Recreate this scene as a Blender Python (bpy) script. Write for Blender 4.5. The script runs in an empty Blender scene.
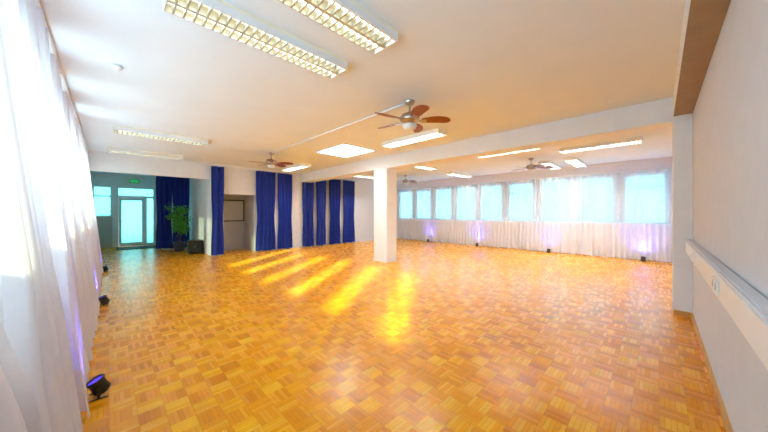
import bpy, bmesh, math, random
from mathutils import Vector, Matrix
random.seed(7)
scene = bpy.context.scene
COL = scene.collection

def lin(c):
    return tuple(((v/255)/12.92 if v/255 <= .04045 else ((v/255+.055)/1.055)**2.4) for v in c)+(1,)

# ---------------------------------------------------------------- materials
def newmat(name):
    m = bpy.data.materials.new(name); m.use_nodes = True
    nt = m.node_tree
    for n in list(nt.nodes): nt.nodes.remove(n)
    out = nt.nodes.new('ShaderNodeOutputMaterial')
    return m, nt, out

def mat(name, rgb, rough=.6, metal=0, var=.06, scale=6, bump=0, emit=0, emitcol=None, spec=.5, coat=0):
    m, nt, out = newmat(name)
    b = nt.nodes.new('ShaderNodeBsdfPrincipled')
    c = lin(rgb)
    tc = nt.nodes.new('ShaderNodeTexCoord')
    no = nt.nodes.new('ShaderNodeTexNoise'); no.inputs['Scale'].default_value = scale; no.inputs['Detail'].default_value = 4
    nt.links.new(tc.outputs['Object'], no.inputs['Vector'])
    r = nt.nodes.new('ShaderNodeValToRGB')
    r.color_ramp.elements[0].position = .3; r.color_ramp.elements[1].position = .7
    r.color_ramp.elements[0].color = tuple(v*(1-var) for v in c[:3])+(1,)
    r.color_ramp.elements[1].color = tuple(min(1, v*(1+var*.5)) for v in c[:3])+(1,)
    nt.links.new(no.outputs['Fac'], r.inputs['Fac'])
    nt.links.new(r.outputs['Color'], b.inputs['Base Color'])
    b.inputs['Roughness'].default_value = rough
    b.inputs['Metallic'].default_value = metal
    b.inputs['Specular IOR Level'].default_value = spec
    b.inputs['Coat Weight'].default_value = coat
    if bump:
        bp = nt.nodes.new('ShaderNodeBump'); bp.inputs['Strength'].default_value = bump
        n2 = nt.nodes.new('ShaderNodeTexNoise'); n2.inputs['Scale'].default_value = 120
        nt.links.new(tc.outputs['Object'], n2.inputs['Vector'])
        nt.links.new(n2.outputs['Fac'], bp.inputs['Height'])
        nt.links.new(bp.outputs['Normal'], b.inputs['Normal'])
    if emit:
        b.inputs['Emission Color'].default_value = lin(emitcol or rgb)
        b.inputs['Emission Strength'].default_value = emit
    nt.links.new(b.outputs[0], out.inputs[0])
    return m

def fabric(name, rgb, transp=.3, transl=.5, weave=True):
    m, nt, out = newmat(name)
    c = lin(rgb)
    d = nt.nodes.new('ShaderNodeBsdfDiffuse'); d.inputs['Color'].default_value = c
    t = nt.nodes.new('ShaderNodeBsdfTranslucent'); t.inputs['Color'].default_value = c
    mx = nt.nodes.new('ShaderNodeMixShader'); mx.inputs[0].default_value = transl
    nt.links.new(d.outputs[0], mx.inputs[1]); nt.links.new(t.outputs[0], mx.inputs[2])
    tr = nt.nodes.new('ShaderNodeBsdfTransparent')
    m2 = nt.nodes.new('ShaderNodeMixShader'); m2.inputs[0].default_value = transp
    nt.links.new(mx.outputs[0], m2.inputs[1]); nt.links.new(tr.outputs[0], m2.inputs[2])
    tc = nt.nodes.new('ShaderNodeTexCoord')
    no = nt.nodes.new('ShaderNodeTexNoise'); no.inputs['Scale'].default_value = 14
    nt.links.new(tc.outputs['Object'], no.inputs['Vector'])
    mr = nt.nodes.new('ShaderNodeMapRange'); mr.inputs['To Min'].default_value = max(0, transp-.05); mr.inputs['To Max'].default_value = transp+.05 if transp > 0 else 0
    nt.links.new(no.outputs['Fac'], mr.inputs['Value']); nt.links.new(mr.outputs[0], m2.inputs[0])
    nt.links.new(m2.outputs[0], out.inputs[0])
    return m

def glassmat(name, rgb, gloss=.06):
    m, nt, out = newmat(name)
    tr = nt.nodes.new('ShaderNodeBsdfTransparent'); tr.inputs['Color'].default_value = lin(rgb)
    g = nt.nodes.new('ShaderNodeBsdfGlossy'); g.inputs['Roughness'].default_value = .05
    mx = nt.nodes.new('ShaderNodeMixShader'); mx.inputs[0].default_value = gloss
    nt.links.new(tr.outputs[0], mx.inputs[1]); nt.links.new(g.outputs[0], mx.inputs[2])
    nt.links.new(mx.outputs[0], out.inputs[0])
    return m

def parquet():
    m, nt, out = newmat('mosaic_parquet')
    L = nt.links
    def math_(op, a, b=None, c=None):
        n = nt.nodes.new('ShaderNodeMath'); n.operation = op
        for i, v in enumerate((a, b, c)):
            if v is None: continue
            if isinstance(v, (int, float)): n.inputs[i].default_value = v
            else: L.new(v, n.inputs[i])
        return n.outputs[0]
    tc = nt.nodes.new('ShaderNodeTexCoord')
    sp = nt.nodes.new('ShaderNodeSeparateXYZ'); L.new(tc.outputs['Object'], sp.inputs[0])
    s = .142
    x = math_('DIVIDE', sp.outputs[0], s); y = math_('DIVIDE', sp.outputs[1], s)
    cx = math_('FLOOR', x); cy = math_('FLOOR', y)
    fx = math_('SUBTRACT', x, cx); fy = math_('SUBTRACT', y, cy)
    p = math_('FLOORED_MODULO', math_('ADD', cx, cy), 2)
    p = math_('ROUND', p)
    a = math_('MULTIPLY_ADD', p, math_('SUBTRACT', fy, fx), fx)
    b_ = math_('MULTIPLY_ADD', p, math_('SUBTRACT', fx, fy), fy)
    a5 = math_('MULTIPLY', a, 5)
    st = math_('FLOOR', a5)
    g = math_('SUBTRACT', a5, st)
    def wn(i, j, k):
        cb = nt.nodes.new('ShaderNodeCombineXYZ')
        for q, v in enumerate((i, j, k)):
            if isinstance(v, (int, float)): cb.inputs[q].default_value = v
            else: L.new(v, cb.inputs[q])
        w = nt.nodes.new('ShaderNodeTexWhiteNoise'); w.noise_dimensions = '3D'
        L.new(cb.outputs[0], w.inputs['Vector']); return w.outputs['Value']
    h1 = wn(cx, cy, st); h2 = wn(cx, cy, 31.5)
    cb = nt.nodes.new('ShaderNodeCombineXYZ')
    L.new(math_('MULTIPLY', a, 30), cb.inputs[0]); L.new(math_('MULTIPLY', b_, 3), cb.inputs[1]); L.new(math_('MULTIPLY', h1, 50), cb.inputs[2])
    gr = nt.nodes.new('ShaderNodeTexNoise'); gr.inputs['Scale'].default_value = 1; gr.inputs['Detail'].default_value = 3
    L.new(cb.outputs[0], gr.inputs['Vector'])
    v = math_('ADD', math_('MULTIPLY', h1, .30), math_('MULTIPLY', h2, .32))
    v = math_('ADD', v, math_('MULTIPLY', p, .22))
    v = math_('ADD', v, math_('MULTIPLY', gr.outputs['Fac'], .16))
    r = nt.nodes.new('ShaderNodeValToRGB'); L.new(v, r.inputs['Fac'])
    e = r.color_ramp.elements
    e[0].position = .05; e[0].color = lin((200, 110, 2))
    e[1].position = .95; e[1].color = lin((254, 196, 30))
    n = e.new(.5); n.color = lin((238, 154, 4))
    edge = math_('MINIMUM', g, math_('SUBTRACT', 1, g))
    edge2 = math_('MULTIPLY', math_('MINIMUM', b_, math_('SUBTRACT', 1, b_)), 5)
    ed = math_('MINIMUM', edge, edge2)
    line = math_('LESS_THAN', ed, .05)
    mx = nt.nodes.new('ShaderNodeMixRGB'); mx.inputs[2].default_value = lin((150, 78, 0))
    L.new(math_('MULTIPLY', line, .6), mx.inputs[0]); L.new(r.outputs[0], mx.inputs[1])
    b = nt.nodes.new('ShaderNodeBsdfPrincipled')
    L.new(mx.outputs[0], b.inputs['Base Color'])
    L.new(math_('MULTIPLY_ADD', h1, .06, .24), b.inputs['Roughness'])
    b.inputs['Specular IOR Level'].default_value = .32
    L.new(b.outputs[0], out.inputs[0])
    return m

WALL = mat('wall_paint', (236, 238, 244), .8, var=.02)
WALLG = mat('wall_paint_grey', (218, 221, 232), .8, var=.03)
CEIL = mat('ceiling_paint', (232, 239, 248), .85, var=.02, scale=2)
BROWN = mat('brown_beam_underside', (160, 134, 102), .6, var=.1)  # brown tone, only on the underside of the wall beam
FLOOR = parquet()
WHITE = mat('white_lacquer', (238, 240, 244), .4, var=.02)
FRAME = mat('window_frame_white', (232, 238, 242), .4, var=.02)
WOODB = mat('baseboard_wood', (214, 160, 84), .4, var=.1)
SHEER = fabric('white_sheer_fabric', (232, 226, 232), .12, .3)
SHEERW = fabric('window_sheer_fabric', (232, 246, 252), .55, .5)
LOWCUR = fabric('white_gathered_fabric', (246, 244, 246), 0, .3)
BLUE = mat('navy_velvet', (12, 44, 150), .75, var=.25, scale=20)
BLACK = mat('black_plastic', (16, 16, 18), .4, var=.2)
CHROME = mat('brushed_nickel', (190, 184, 178), .28, metal=1)
BLADE = mat('cherry_blade', (140, 62, 30), .35, var=.25, scale=12)
ALU = mat('louvre_aluminium', (186, 184, 166), .35, metal=.3, var=.03)
REFL = mat('lamp_reflector', (232, 228, 204), .5, var=.02, emit=.08)
TUBE = mat('fluorescent_tube', (255, 252, 240), .5, var=0, emit=1.1, emitcol=(255, 250, 235))
LENS = mat('purple_led_lens', (90, 50, 255), .3, var=0, emit=.7, emitcol=(80, 60, 255))
GLASS = glassmat('window_glass', (226, 244, 250))
FROST = fabric('frosted_glass', (150, 220, 222), .2, .8)
GREEN = mat('leaf_green', (90, 176, 70), .5, var=.35, scale=9)
BARK = mat('ficus_bark', (96, 72, 50), .8, var=.2)
POT = mat('ceramic_pot', (62, 70, 110), .3, var=.06)
SOIL = mat('potting_soil', (50, 36, 26), .9, var=.3, scale=40)
SIGN = mat('exit_sign_green', (30, 150, 70), .4, var=0, emit=.5, emitcol=(30, 170, 80))
GREY = mat('niche_grey', (196, 194, 194), .7, var=.05)
BOARD = mat('notice_board_grey', (200, 200, 198), .6, var=.04)
MAT_ = mat('doormat_rubber', (44, 44, 50), .9, var=.3, scale=60)

# ---------------------------------------------------------------- mesh builder
class MB:
    def __init__(s): s.bm = bmesh.new(); s.mats = []
    def mi(s, m):
        if m not in s.mats: s.mats.append(m)
        return s.mats.index(m)
    def box(s, x0, x1, y0, y1, z0, z1, m, M=None, bevel=0):
        vs = [Vector((x, y, z)) for x in (x0, x1) for y in (y0, y1) for z in (z0, z1)]
        if M: vs = [M @ v for v in vs]
        v = [s.bm.verts.new(p) for p in vs]
        i = s.mi(m); fs = []
        for q in ((0, 1, 3, 2), (4, 6, 7, 5), (0, 4, 5, 1), (2, 3, 7, 6), (0, 2, 6, 4), (1, 5, 7, 3)):
            f = s.bm.faces.new([v[k] for k in q]); f.material_index = i; fs.append(f)
        if bevel:
            es = list({e for f in fs for e in f.edges})
            r = bmesh.ops.bevel(s.bm, geom=es, offset=bevel, segments=2, affect='EDGES')
            for f in r['faces']: f.material_index = i
        return fs
    def rev(s, prof, m, M=Matrix(), n=24, smooth=True):
        i = s.mi(m); rings = []
        for r, z in prof:
            if r <= 1e-6: rings.append([s.bm.verts.new(M @ Vector((0, 0, z)))])
            else: rings.append([s.bm.verts.new(M @ Vector((r*math.cos(2*math.pi*k/n), r*math.sin(2*math.pi*k/n), z))) for k in range(n)])
        for a, b in zip(rings, rings[1:]):
            for k in range(n):
                k2 = (k+1) % n
                if len(a) == 1 and len(b) == 1: continue
                if len(a) == 1: f = s.bm.faces.new((a[0], b[k], b[k2]))
                elif len(b) == 1: f = s.bm.faces.new((a[k], a[k2], b[0]))
                else: f = s.bm.faces.new((a[k], a[k2], b[k2], b[k]))
                f.material_index = i; f.smooth = smooth
    def tube(s, p0, p1, r0, r1, m, n=12):
        p0 = Vector(p0); p1 = Vector(p1); d = p1-p0
        q = d.to_track_quat('Z', 'Y').to_matrix().to_4x4()
        M = Matrix.Translation(p0) @ q
        h = d.length
        s.rev([(0, 0), (r0, 0), (r1, h), (0, h)], m, M, n)
    def done(s, name, loc=(0, 0, 0), rot=(0, 0, 0), normals=True):
        if normals: bmesh.ops.recalc_face_normals(s.bm, faces=s.bm.faces)
        me = bpy.data.meshes.new(name); s.bm.to_mesh(me); s.bm.free()
        for m in s.mats: me.materials.append(m)
        o = bpy.data.objects.new(name, me); COL.objects.link(o)
        o.location = loc; o.rotation_euler = rot
        return o

def inst(o, name, loc, rot=(0, 0, 0), sc=1):
    c = bpy.data.objects.new(name, o.data); COL.objects.link(c); c.location = loc; c.rotation_euler = rot; c.scale = (sc,)*3
    return c

# ---------------------------------------------------------------- constants
H = 3.0
XL, XR = -.55, 11.3
YN, YB, YE = -.32, 10.35, 15.7
T = .25

b = MB(); b.box(XL-T, XR+T, YN-.2, YE+.2, -.1, 0, FLOOR); b.done('floor')
SX0, SX1, SY0, SY1 = 3.8, 4.86, 5.1, 6.4
b = MB()
b.box(XL-T, SX0, YN-.2, YE+.2, H, H+.3, CEIL); b.box(SX1, XR+T, YN-.2, YE+.2, H, H+.3, CEIL)
b.box(SX0, SX1, YN-.2, SY0, H, H+.3, CEIL); b.box(SX0, SX1, SY1, YE+.2, H, H+.3, CEIL)
b.done('ceiling')
b = MB()
b.box(SX0+.01, SX0+.05, SY0+.01, SY1-.01, H-.01, H+.28, WHITE); b.box(SX1-.05, SX1-.01, SY0+.01, SY1-.01, H-.01, H+.28, WHITE)
b.box(SX0+.05, SX1-.05, SY0+.01, SY0+.05, H-.01, H+.28, WHITE); b.box(SX0+.05, SX1-.05, SY1-.05, SY1-.01, H-.01, H+.28, WHITE)
b.box(SX0+.05, SX1-.05, SY0+.05, SY1-.05, H+.2, H+.205, fabric('skylight_opal', (250, 252, 255), .3, .9))
b.done('skylight')

# window wall (far right) -------------------------------------------------
WZ0, WZ1 = 1.08, 2.58
cents = [.30+1.165*k for k in range(9)]
OW = .96
b = MB()
b.box(XR, XR+T, YN-.2, YB+.15, 0, WZ0, WALL); b.box(XR, XR+T, YN-.2, YB+.15, WZ1, H, WALL)
ed = [YN-.2]+[v for c in cents for v in (c-OW/2, c+OW/2)]+[YB+.15]
for i in range(0, len(ed), 2): b.box(XR, XR+T, ed[i], ed[i+1], WZ0, WZ1, WALL)
b.done('wall_east')

def window_mesh(w, h, name):
    b = MB(); f = .06; hw = w/2-.002; hh = h/2-.002
    b.box(-.035, .035, -hw, -hw+f, -hh, hh, FRAME); b.box(-.035, .035, hw-f, hw, -hh, hh, FRAME)
    b.box(-.035, .035, -hw+f, hw-f, -hh, -hh+f, FRAME); b.box(-.035, .035, -hw+f, hw-f, hh-f, hh, FRAME)
    b.box(-.025, .025, -hw+f, hw-f, hh-.42, hh-.38, FRAME)
    b.box(-.003, .003, -hw+f, hw-f, -hh+f, hh-f, GLASS)
    b.box(-.07, -.035, hw-.035, hw-.015, -.12, .0, CHROME)
    return b.done(name)
k = 1
w0 = window_mesh(OW, WZ1-WZ0, 'window_1'); w0.location = (XR+.06, cents[0], (WZ0+WZ1)/2)
for c in cents[1:]:
    k += 1; inst(w0, 'window_%d' % k, (XR+.06, c, (WZ0+WZ1)/2))
b = MB(); b.box(XR-.1, XR, YN+.02, YB-.02, WZ0-.04, WZ0-.005, WHITE, bevel=.008); b.done('trim_1')

# left (curtained) wall ----------------------------------------------------
LZ0, LZ1 = 1.27, 2.68
lc = [.2+1.17*k for k in range(9)]
b = MB()
b.box(XL-T, XL, YN-.2, YE+.2, 0, LZ0, WALL); b.box(XL-T, XL, YN-.2, YE+.2, LZ1, H, WALL)
ed = [YN-.2]+[v for c in lc for v in (c-OW/2, c+OW/2)]+[YE+.2]
for i in range(0, len(ed), 2): b.box(XL-T, XL, ed[i], ed[i+1], LZ0, LZ1, WALL)
b.done('wall_west')
def west_window(name):
    b = MB(); f = .05; hw = OW/2-.002; hh = (LZ1-LZ0)/2-.002
    b.box(-.035, .035, -hw, -hw+f, -hh, hh, FRAME); b.box(-.035, .035, hw-f, hw, -hh, hh, FRAME)
    b.box(-.035, .035, -hw+f, hw-f, -hh, -hh+f, FRAME); b.box(-.035, .035, -hw+f, hw-f, hh-f, hh, FRAME)
    b.box(-.003, .003, -hw+f, hw-f, -hh+f, hh-f, GLASS)
    b.box(-.07, -.035, hw-.035, hw-.015, -.12, .0, CHROME)
    return b.done(name)
w1 = None
for c in lc:
    k += 1
    if w1 is None:
        w1 = west_window('window_%d' % k); w1.location = (XL-.1, c, (LZ0+LZ1)/2); w1.rotation_euler = (0, 0, math.pi)
    else: inst(w1, 'window_%d' % k, (XL-.1, c, (LZ0+LZ1)/2), (0, 0, math.pi))

# near right wall ----------------------------------------------------------
b = MB(); b.box(XL-T, XR+T, YN-.2, YN, 0, H, WALLG); b.done('wall_south')
b = MB(); b.box(5.5, 5.92, YN+.001, -.14, 0, 2.659, WALL); b.done('pilaster')
b = MB()
b.box(XL, 5.5, YN, -.14, 2.74, H, WALL)
b.box(XL, 5.5, YN+.002, -.142, 2.73, 2.74, BROWN)
b.done('wall_beam')
b = MB(); b.box(XL, 5.5, YN, YN+.018, 0, .07, WOODB); b.box(5.482, 5.5, YN+.018, -.14, 0, .07, WOODB); b.done('baseboard_south')

b = MB(); b.box(5.5, 5.92, YN, YB, 2.66, H, WALL); b.done('ceiling_beam')
b = MB(); b.box(5.5, 5.92, 5.39, 5.93, 0, 2.66, WALL, bevel=.012); b.box(5.488, 5.932, 5.378, 5.942, 0, .05, WHITE); b.done('column')

# back wall ---------------------------------------------------------------
NX0, NX1, NZ = 2.72, 3.75, 2.05
b = MB()
b.box(XL, 2.35, YB, YB+.15, 2.5, H, WALL)
b.box(2.35, NX0, YB, YB+.15, 0, H, WALL)
b.box(NX0, NX1, YB, YB+.15, NZ, H, WALL)
b.box(NX1, XR, YB, YB+.15, 0, H, WALL)
b.done('wall_north')
b = MB()
b.box(2.35, 2.45, YB+.15, YE, 0, H, WALL)
b.done('wall_corridor')
b = MB()
b.box(NX0-.1, NX1+.1, 11.5, 11.6, 0, NZ+.1, GREY)
b.box(NX0-.1, NX0, YB+.15, 11.5, 0, NZ+.1, GREY); b.box(NX1, NX1+.1, YB+.15, 11.5, 0, NZ+.1, GREY)
b.box(NX0, NX1, YB+.15, 11.5, NZ, NZ+.1, GREY)
b.done('wall_niche')
b = MB()
b.box(2.78, 3.7, 11.465, 11.49, 1.12, 1.86, BOARD)
for q in ((2.74, 3.74, 1.08, 1.12), (2.74, 3.74, 1.86, 1.9)): b.box(q[0], q[1], 11.455, 11.495, q[2], q[3], BLACK)
for q in ((2.74, 2.78), (3.7, 3.74)): b.box(q[0], q[1], 11.455, 11.495, 1.12, 1.86, BLACK)
b.done('notice_board')
b = MB()
for (x0, x1) in ((NX0-.05, NX0), (NX1, NX1+.05)): b.box(x0, x1, YB-.015, YB, 0, NZ+.05, WHITE)
b.box(NX0, NX1, YB-.015, YB, NZ, NZ+.05, WHITE); b.done('trim_2')

# entry wall with door -------------------------------------------------------
DX0, DX1 = .2, 1.45
b = MB()
b.box(XL, -.48, YE, YE+.2, 0, H, WALL); b.box(-.48, .1, YE, YE+.2, 0, 1.24, GREY); b.box(.1, DX0, YE, YE+.2, 0, H, WALL)
b.box(-.48, .1, YE, YE+.2, 2.5, H, WALL); b.box(DX0, DX1, YE, YE+.2, 2.5, H, WALL); b.box(DX1, 2.35, YE, YE+.2, 0, H, WALL)
b.done('wall_entry')
b = MB()
y0, y1 = YE+.02, YE+.09
b.box(DX0, DX0+.07, y0, y1, 0, 2.5, FRAME); b.box(DX1-.07, DX1, y0, y1, 0, 2.5, FRAME)
b.box(DX0+.07, DX1-.07, y0, y1, 2.43, 2.5, FRAME); b.box(DX0+.07, DX1-.07, y0, y1, 2.04, 2.12, FRAME)
b.box(1.1, 1.16, y0, y1, 0, 2.04, FRAME)
b.box(DX0+.07, DX1-.07, y0+.03, y0+.035, 2.12, 2.43, FROST)
b.box(1.16, DX1-.07, y0+.03, y0+.035, .1, 2.04, FROST); b.box(1.16, DX1-.07, y0, y1, 0, .1, FRAME)
lx0, lx1 = DX0+.075, 1.095
b.box(lx0, lx0+.09, y0-.01, y1-.01, .01, 2.035, FRAME); b.box(lx1-.09, lx1, y0-.01, y1-.01, .01, 2.035, FRAME)
b.box(lx0+.09, lx1-.09, y0-.01, y1-.01, .01, .16, FRAME); b.box(lx0+.09, lx1-.09, y0-.01, y1-.01, 1.93, 2.035, FRAME)
b.box(lx0+.09, lx1-.09, y0+.02, y0+.025, .16, 1.93, FROST)
b.tube((lx0+.045, y0-.06, 1.05), (lx0+.16, y0-.06, 1.05), .01, .01, CHROME); b.tube((lx0+.045, y0-.01, 1.05), (lx0+.045, y0-.06, 1.05), .012, .012, CHROME)
b.done('door_1')
b = MB()
b.box(-.478, -.42, y0, y1, 1.242, 2.498, FRAME); b.box(.04, .098, y0, y1, 1.242, 2.498, FRAME)
b.box(-.42, .04, y0, y1, 1.242, 1.3, FRAME); b.box(-.42, .04, y0, y1, 2.44, 2.498, FRAME)
b.box(-.42, .04, y0, y1, 2.06, 2.1, FRAME)
b.box(-.42, .04, y0+.03, y0+.035, 1.3, 2.44, FROST); b.done('window_%d' % (k+1))
b = MB(); b.box(.62, .92, YE-.03, YE-.001, 2.66, 2.82, BLACK, bevel=.005); b.box(.635, .905, YE-.034, YE-.03, 2.675, 2.805, SIGN)
b.box(.66, .76, YE-.037, YE-.034, 2.73, 2.75, WHITE); b.box(.80, .86, YE-.037, YE-.034, 2.70, 2.79, WHITE); b.done('exit_sign')
b = MB(); b.box(.2, 1.5, 14.3, 15.4, 0.001, .015, MAT_, bevel=.004)
for i in range(10): b.box(.25, 1.45, 14.4+i*.095, 14.43+i*.095, .015, .02, BLACK)
b.done('doormat')

# ---------------------------------------------------------------- curtains
def curtain(name, p0, p1, z0, z1, m, amp=.04, wl=.13, off_top=0, off_bot=0, nrm=(1, 0), rows=10, pinch=None, seed=0, ampbot=None, hem=.01, flare=0):
    rnd = random.Random(seed)
    p0 = Vector(p0); p1 = Vector(p1); d = p1-p0; Ln = d.length; n = Vector(nrm)
    nf = max(2, round(Ln/wl)); cols = nf*10
    b = MB(); bm = b.bm; mi = b.mi(m)
    ph = [rnd.uniform(-.6, .6) for _ in range(nf+2)]; am = [rnd.uniform(.55, 1.15) for _ in range(nf+2)]
    grid = []
    for r in range(rows+1):
        t = r/rows; z = z1+(z0-z1)*t; row = []
        for c in range(cols+1):
            u = c/cols; fi = u*nf; i0 = int(fi); fr = fi-i0
            pa = ph[i0]*(1-fr)+ph[i0+1]*fr; aa = am[i0]*(1-fr)+am[i0+1]*fr
            A = (amp+((ampbot if ampbot is not None else amp)-amp)*t)
            w = A*aa*(math.sin(2*math.pi*fi+pa*(.4+t))+.25*math.sin(4*math.pi*fi+pa*3+t*1.5))
            w += .25*A*math.sin(fi*.7+t*3+seed)
            q = u
            if pinch:
                zt = pinch[0]; s = 1-(1-pinch[1])*math.exp(-((z-zt)/.55)**2); q = .5+(u-.5)*s
            if flare:
                e = min(1, max(0, (t-.6)/.18)); e = e*e*(3-2*e); q = .5+(q-.5)*(1+flare*e)
            pos = p0+d*q
            off = off_top+(off_bot-off_top)*(t**1.3)
            zz = z+(hem*math.sin(fi*2.1+seed) if r == rows else 0)
            row.append(bm.verts.new((pos.x+n.x*(w+off), pos.y+n.y*(w+off), zz)))
        grid.append(row)
    for r in range(rows):
        for c in range(cols):
            f = bm.faces.new((grid[r][c], grid[r][c+1], grid[r+1][c+1], grid[r+1][c])); f.smooth = True; f.material_index = mi
    return b.done(name, normals=False)

gaps = [(.17+1.17*k, .17+.44+1.17*k) for k in range(6)]
ed = [-.24]+[v for g in gaps for v in g]+[10.25]
for i in range(0, len(ed), 2):
    fl = .66 if 0 < i < len(ed)-2 else 0
    a, c = ed[i], ed[i+1]
    curtain('sheer_curtain', (-.41, a), (-.41, c), .025, 2.93, SHEER, amp=.045, wl=(.16 if fl else .17), off_top=.0, off_bot=.27, nrm=(1, 0), seed=i, rows=24, ampbot=.06, flare=fl)
b = MB(); b.box(-.43, -.37, -.28, 10.3, 2.95, 2.999, WHITE, bevel=.006); b.done('curtain_rail')
for j, (a, c) in enumerate(((-.22, 3.15), (3.2, 6.65), (6.7, 10.2))):
    curtain('sheer_curtain', (XR-.06, a), (XR-.06, c), WZ0+.02, 2.66, SHEERW, amp=.014, wl=.16, nrm=(1, 0), seed=20+j, rows=5, hem=0)
b = MB(); b.tube((XR-.06, -.28, 2.68), (XR-.06, 10.3, 2.68), .012, .012, WHITE)
for y in (0, 2.5, 5, 7.5, 10): b.box(XR-.065, XR, y-.01, y+.01, 2.67, 2.69, WHITE)
b.done('curtain_rail')
for j, (a, c) in enumerate(((-.24, 2.4), (2.42, 5.3), (5.32, 7.8), (7.82, 10.25))):
    curtain('gathered_curtain', (XR-.19, a), (XR-.19, c), .02, WZ0-.01, LOWCUR, amp=.02, ampbot=.04, wl=.14, off_bot=-.04, nrm=(1, 0), seed=40+j, rows=8)
def blue(x0, x1, y=YB-.13, z1=2.92, sd=0, pinch=(1.2, .86), nm='velvet_curtain'):
    return curtain(nm, (x0, y), (x1, y), .03, z1, BLUE, amp=.05, ampbot=.06, wl=.15, nrm=(0, 1), seed=sd, rows=16, pinch=pinch)
for j, (a, c) in enumerate(((2.33, 2.7), (3.72, 4.44), (4.52, 5.1))): blue(a, c, sd=60+j)
for j, (a, c) in enumerate(((5.55, 6.05), (6.18, 6.68), (6.82, 7.42), (7.56, 8.25))): blue(a, c, sd=70+j, z1=2.9)
b = MB(); b.box(2.3, 5.49, YB-.15, YB-.11, 2.94, 2.999, WHITE); b.box(5.93, 8.4, YB-.15, YB-.11, 2.94, 2.999, WHITE); b.done('curtain_rail')
blue(1.25, 1.75, y=13.45, z1=2.85, sd=81); blue(1.72, 2.28, y=13.25, z1=2.85, sd=82)
b = MB(); b.box(1.1, 2.34, 13.33, 13.37, 2.87, 2.999, WHITE); b.done('curtain_rail')

# ---------------------------------------------------------------- light fixtures
TUBEW = 11
def fixture():
    b = MB(); L, W, D = 1.5, .31, .085
    b.box(-L/2, L/2, -W/2, W/2, -.02, 0, REFL)
    b.box(-L/2, L/2, -W/2, -W/2+.012, -D, -.02, WHITE); b.box(-L/2, L/2, W/2-.012, W/2, -D, -.02, WHITE)
    b.box(-L/2, -L/2+.012, -W/2+.012, W/2-.012, -D, -.02, WHITE); b.box(L/2-.012, L/2, -W/2+.012, W/2-.012, -D, -.02, WHITE)
    b.box(-L/2+.012, L/2-.012, -.014, .014, -D, -.02, ALU)
    for s in (-1, 1):
        b.tube((-L/2+.03, s*.08, -.035), (L/2-.03, s*.08, -.035), .013, .013, TUBE, 8)
        b.box(-L/2+.012, L/2-.012, s*.139-.004, s*.139+.004, -D+.002, -.03, ALU)
    n = 23
    for i in range(1, n):
        x = -L/2+i*L/n
        for (a, c) in ((-W/2+.02, -.014), (.014, W/2-.02)):
            b.box(x-.006, x+.006, a, c, -D+.002, -.056, ALU)
    return b.done('fluorescent_ceiling_light')
f0 = fixture()
R90 = (0, 0, math.pi/2)
places = [((1.03, 2.48), 0), ((1.05, 1.78), 0), ((.8, 7.14), 0), ((.72, 9.55), 0), ((4.52, 3.68), 1), ((4.52, 8.8), 1),
          ((7.1, 2.75), 1), ((8.02, 1.0), 1), ((10.15, 1.8), 0), ((10.15, 2.5), 0), ((7.3, 5.6), 0), ((10.1, 5.75), 0), ((7.6, 8.8), 0)]
for i, (p, r) in enumerate(places):
    rot = R90 if r else (0, 0, 0)
    if i == 0: o = f0; f0.location = (p[0], p[1], H-.001); f0.rotation_euler = rot
    else: o = inst(f0, 'fluorescent_ceiling_light', (p[0], p[1], H-.001), rot)
    for s_ in (-1, 1):
        l = bpy.data.lights.new('tube_light', 'AREA'); l.shape = 'RECTANGLE'; l.size = 1.42; l.size_y = .024; l.energy = TUBEW*(.08 if i < 4 else 1.25); l.color = (.9, .95, 1)
        lo = bpy.data.objects.new('tube_light', l); COL.objects.link(lo); lo.parent = o; lo.location = (0, s_*.08, -.051)

# ---------------------------------------------------------------- ceiling fans
def fan():
    b = MB()
    b.rev([(0, 0), (.075, 0), (.075, -.012), (.05, -.05), (.018, -.065), (0, -.065)], CHROME)
    b.rev([(.014, -.05), (.014, -.18)], CHROME, n=12)
    b.rev([(0, -.16), (.035, -.16), (.06, -.175), (.12, -.20), (.14, -.235), (.142, -.275), (.12, -.30), (.085, -.31), (.085, -.335), (0, -.335)], CHROME, n=32)
    b.rev([(.09, -.33), (.1, -.345), (.1, -.36), (.085, -.39), (.05, -.41), (0, -.415)], WHITE, n=24)
    for k in range(5):
        R = Matrix.Rotation(k*2*math.pi/5, 4, 'Z') @ Matrix.Translation((0, 0, -.285)) @ Matrix.Rotation(math.radians(-13), 4, 'X')
        b.box(.10, .21, -.02, .02, -.006, .002, CHROME, M=R)
        b.box(.19, .24, -.035, .035, -.006, .002, CHROME, M=R)
        i = b.mi(BLADE); N = 14; top = []; bot = []
        for q in range(N+1):
            t = q/N; x = .17+t*.41
            w = .045+.036*math.sin(math.pi*min(1, t*.8+.05))
            if t > .82: w *= math.sqrt(max(.02, 1-((t-.82)/.185)**2))
            cy = -.03*math.sin(t*math.pi*.9)+.02*t
            top.append([b.bm.verts.new(R @ Vector((x, cy+w, .008))), b.bm.verts.new(R @ Vector((x, cy-w, .008)))])
            bot.append([b.bm.verts.new(R @ Vector((x, cy+w, .002))), b.bm.verts.new(R @ Vector((x, cy-w, .002)))])
        fs = []
        for q in range(N):
            fs += [b.bm.faces.new((top[q][0], top[q][1], top[q+1][1], top[q+1][0])),
                   b.bm.faces.new((bot[q][0], bot[q+1][0], bot[q+1][1], bot[q][1])),
                   b.bm.faces.new((top[q][0], top[q+1][0], bot[q+1][0], bot[q][0])),
                   b.bm.faces.new((top[q][1], bot[q][1], bot[q+1][1], top[q+1][1]))]
        fs += [b.bm.faces.new((top[0][0], bot[0][0], bot[0][1], top[0][1])), b.bm.faces.new((top[N][0], top[N][1], bot[N][1], bot[N][0]))]
        for f in fs: f.material_index = i
    return b.done('ceiling_fan')
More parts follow.
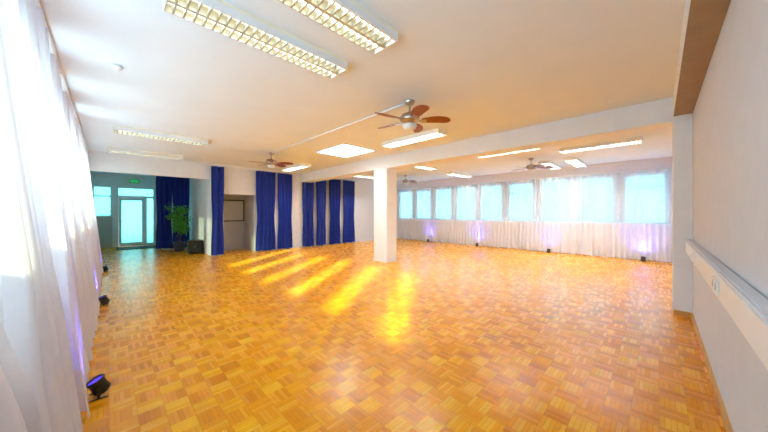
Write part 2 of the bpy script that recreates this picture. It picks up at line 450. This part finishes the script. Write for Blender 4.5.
fn = fan(); fn.location = (3.04, 2.52, H-.001); fn.rotation_euler = (0, 0, math.radians(-48))
inst(fn, 'ceiling_fan', (3.06, 7.3, H-.001), (0, 0, .5)); inst(fn, 'ceiling_fan', (8.75, 2.65, H-.001), (0, 0, .2)); inst(fn, 'ceiling_fan', (8.9, 7.6, H-.001), (0, 0, .9))
b = MB(); b.tube((3.04, 2.60, H-.016), (3.05, 7.22, H-.016), .016, .016, WHITE)
for y in (3.2, 4.2, 5.2, 6.2, 7.0): b.box(3.02, 3.07, y-.012, y+.012, H-.035, H-.0005, WHITE)
b.done('ceiling_conduit')
b = MB(); b.rev([(0, 0), (.05, 0), (.05, -.015), (.035, -.04), (0, -.045)], WHITE); b.done('smoke_detector', (.06, 4.17, H-.001))

# ---------------------------------------------------------------- right wall trunking
b = MB()
Y0 = YN+.002
b.box(-.5, 5.49, Y0, Y0+.06, .86, 1.05, WALLG, bevel=.008)
b.box(-.5, 5.49, Y0+.06, Y0+.066, .885, 1.025, WHITE)
for x in (4.3, 4.42, 2.6, 2.72):
    b.box(x-.045, x+.045, Y0+.066, Y0+.076, .91, 1.0, WHITE, bevel=.004)
    b.tube((x, Y0+.0765, .955), (x, Y0+.078, .955), .022, .022, GREY)
b.done('cable_trunking')
b = MB(); b.box(5.49, 5.499, -.27, -.19, 1.36, 1.44, WHITE, bevel=.003); b.box(5.484, 5.49, -.255, -.205, 1.375, 1.425, WHITE); b.done('light_switch')

# ---------------------------------------------------------------- stage spotlights
def par():
    b = MB()
    b.box(-.07, .07, -.085, -.075, .0, .012, BLACK); b.box(-.07, .07, .075, .085, .0, .012, BLACK)
    b.box(-.012, .012, -.085, -.078, .012, .12, BLACK); b.box(-.012, .012, .078, .085, .012, .12, BLACK)
    b.box(-.012, .012, -.085, .085, .0, .008, BLACK)
    M = Matrix.Translation((0, 0, .115)) @ Matrix.Rotation(math.radians(-25), 4, 'Y')
    b.rev([(0, -.09), (.045, -.09), (.06, -.07), (.068, -.02), (.068, .05), (.078, .052), (.078, .075), (.066, .075), (.064, .055)], BLACK, M, 20)
    b.rev([(0, .056), (.064, .056)], LENS, M, 20)
    for a in range(6):
        b.box(-.071, .071, -.004, .004, -.07, -.02, BLACK, M=M @ Matrix.Rotation(a*math.pi/6, 4, 'Z'))
    return b.done('stage_spotlight')
p0 = par()
pars = [((-.055, 3.03), 0, 9), ((-.055, 5.95), 0, 8), ((-.07, 9.3), 0, 5), ((10.84, .32), 1, 20), ((10.84, 2.72), 1, 7), ((10.84, 5.36), 1, 15), ((10.84, 7.85), 1, 15)]
for i, (p, r, e) in enumerate(pars):
    rot = (0, 0, 0 if r == 0 else math.pi)
    sc = .72
    if i == 0: o = p0; o.location = (p[0], p[1], 0.001); o.rotation_euler = rot; o.scale = (sc,)*3
    else: o = inst(p0, 'stage_spotlight', (p[0], p[1], 0.001), rot, sc)
    ld = bpy.data.lights.new('led_beam', 'SPOT'); ld.energy = e; ld.color = (.14, .13, 1); ld.spot_size = math.radians(120); ld.spot_blend = 1; ld.shadow_soft_size = .03
    lo = bpy.data.objects.new('led_beam', ld); COL.objects.link(lo); lo.parent = o
    lo.location = (.02, 0, .3)
    d = Vector((-.5, 0, .8)).normalized(); lo.rotation_euler = d.to_track_quat('-Z', 'Y').to_euler()

# ---------------------------------------------------------------- plant + speaker
b = MB()
b.rev([(0, 0), (.13, 0), (.15, .02), (.185, .30), (.2, .31), (.2, .34), (.175, .34), (.17, .30), (0, .30)], POT, n=28)
b.rev([(0, .305), (.168, .305)], SOIL, n=28)
rnd = random.Random(3)
tips = []
for tnk in range(3):
    p = Vector((rnd.uniform(-.04, .04), rnd.uniform(-.04, .04), .3)); r = .016
    for sgi in range(5):
        q = p+Vector((rnd.uniform(-.06, .05), rnd.uniform(-.06, .06), .23)); b.tube(p, q, r, r*.85, BARK, 8); p = q; r *= .85
        if sgi >= 1:
            for _ in range(3):
                a = rnd.uniform(0, 6.28); e = p+Vector((math.cos(a)*rnd.uniform(.12, .28), math.sin(a)*rnd.uniform(.12, .28), rnd.uniform(.02, .2)))
                b.tube(p, e, r*.5, r*.25, BARK, 6); tips += [e, (p+e)/2]
gi = b.mi(GREEN)
for t in tips:
    for _ in range(12):
        c = t+Vector((rnd.gauss(0, .065), rnd.gauss(0, .065), rnd.gauss(0, .07)))
        if c.x > .38: continue
        R = Matrix.Translation(c) @ Matrix.Rotation(rnd.uniform(0, 6.28), 4, 'Z') @ Matrix.Rotation(rnd.uniform(-.2, 1.1), 4, 'Y') @ Matrix.Rotation(rnd.uniform(-.5, .5), 4, 'X')
        l = rnd.uniform(.08, .12); w = l*.26
        pts = [(0, 0, 0), (l*.35, w, .006), (l*.7, w*.8, 0), (l, 0, -.014), (l*.7, -w*.8, 0), (l*.35, -w, .006)]
        f = b.bm.faces.new([b.bm.verts.new(R @ Vector(x)) for x in pts]); f.material_index = gi
b.done('potted_ficus', (1.82, 12.4, .001))
b = MB()
b.box(-.2, .2, -.22, .22, .02, .46, BLACK, bevel=.015)
for sx in (-.16, .16):
    for sy in (-.18, .18): b.rev([(0, 0), (.02, 0), (.02, .022), (0, .022)], BLACK, Matrix.Translation((sx, sy, 0)), 10)
M = Matrix.Translation((0, -.221, .24)) @ Matrix.Rotation(math.radians(90), 4, 'X')
b.rev([(.165, -.002), (.17, .008), (.155, .01), (.14, .002), (.06, -.0), (.05, .01), (0, .016)], mat('speaker_cone', (40, 40, 44), .6), M, 28)
b.box(-.206, -.2, -.07, .07, .33, .37, CHROME)
b.done('subwoofer_speaker', (2.1, 11.35, .001))

# ---------------------------------------------------------------- lights
def area(name, loc, rot, sx, sy, e, col):
    l = bpy.data.lights.new(name, 'AREA'); l.shape = 'RECTANGLE'; l.size = sx; l.size_y = sy; l.energy = e; l.color = col
    o = bpy.data.objects.new(name, l); COL.objects.link(o); o.location = loc; o.rotation_euler = rot; return o
hp = math.pi/2
area('daylight_west', (-1.2, 5, 1.2), (hp, 0, -hp), 12, 3.2, 480, (.94, .97, 1))
area('daylight_east', (11.95, 5, 1.2), (hp, 0, hp), 12, 3.2, 135, (.66, .91, 1))
area('daylight_skylight', (4.33, 5.75, H+.5), (0, 0, 0), 1.2, 1.4, 40, (.9, .96, 1))
area('daylight_entry', (.5, YE+.5, 1.5), (-hp, 0, 0), 2.4, 2.4, 48, (.66, 1, .98))
s = bpy.data.lights.new('sun', 'SUN'); s.energy = 14; s.angle = math.radians(2.2); s.color = (1, .86, .45)
so = bpy.data.objects.new('sun', s); COL.objects.link(so); so.rotation_euler = Vector((1, .70, -.466)).to_track_quat('-Z', 'Y').to_euler()
w = bpy.data.worlds.new('world'); scene.world = w; w.use_nodes = True
bg = w.node_tree.nodes['Background']; bg.inputs[0].default_value = (.66, .9, 1, 1); bg.inputs[1].default_value = .8

# ---------------------------------------------------------------- camera
cd = bpy.data.cameras.new('camera'); cam = bpy.data.objects.new('camera', cd); COL.objects.link(cam)
cd.sensor_width = 36; cd.lens = 36*275/768; cd.shift_y = -3/768; cd.clip_start = .02
cam.location = (0, 0, 1.4); cam.rotation_euler = (hp, 0, -math.pi/4)
scene.camera = cam
scene.view_settings.view_transform = 'Standard'
scene.view_settings.exposure = 1.05
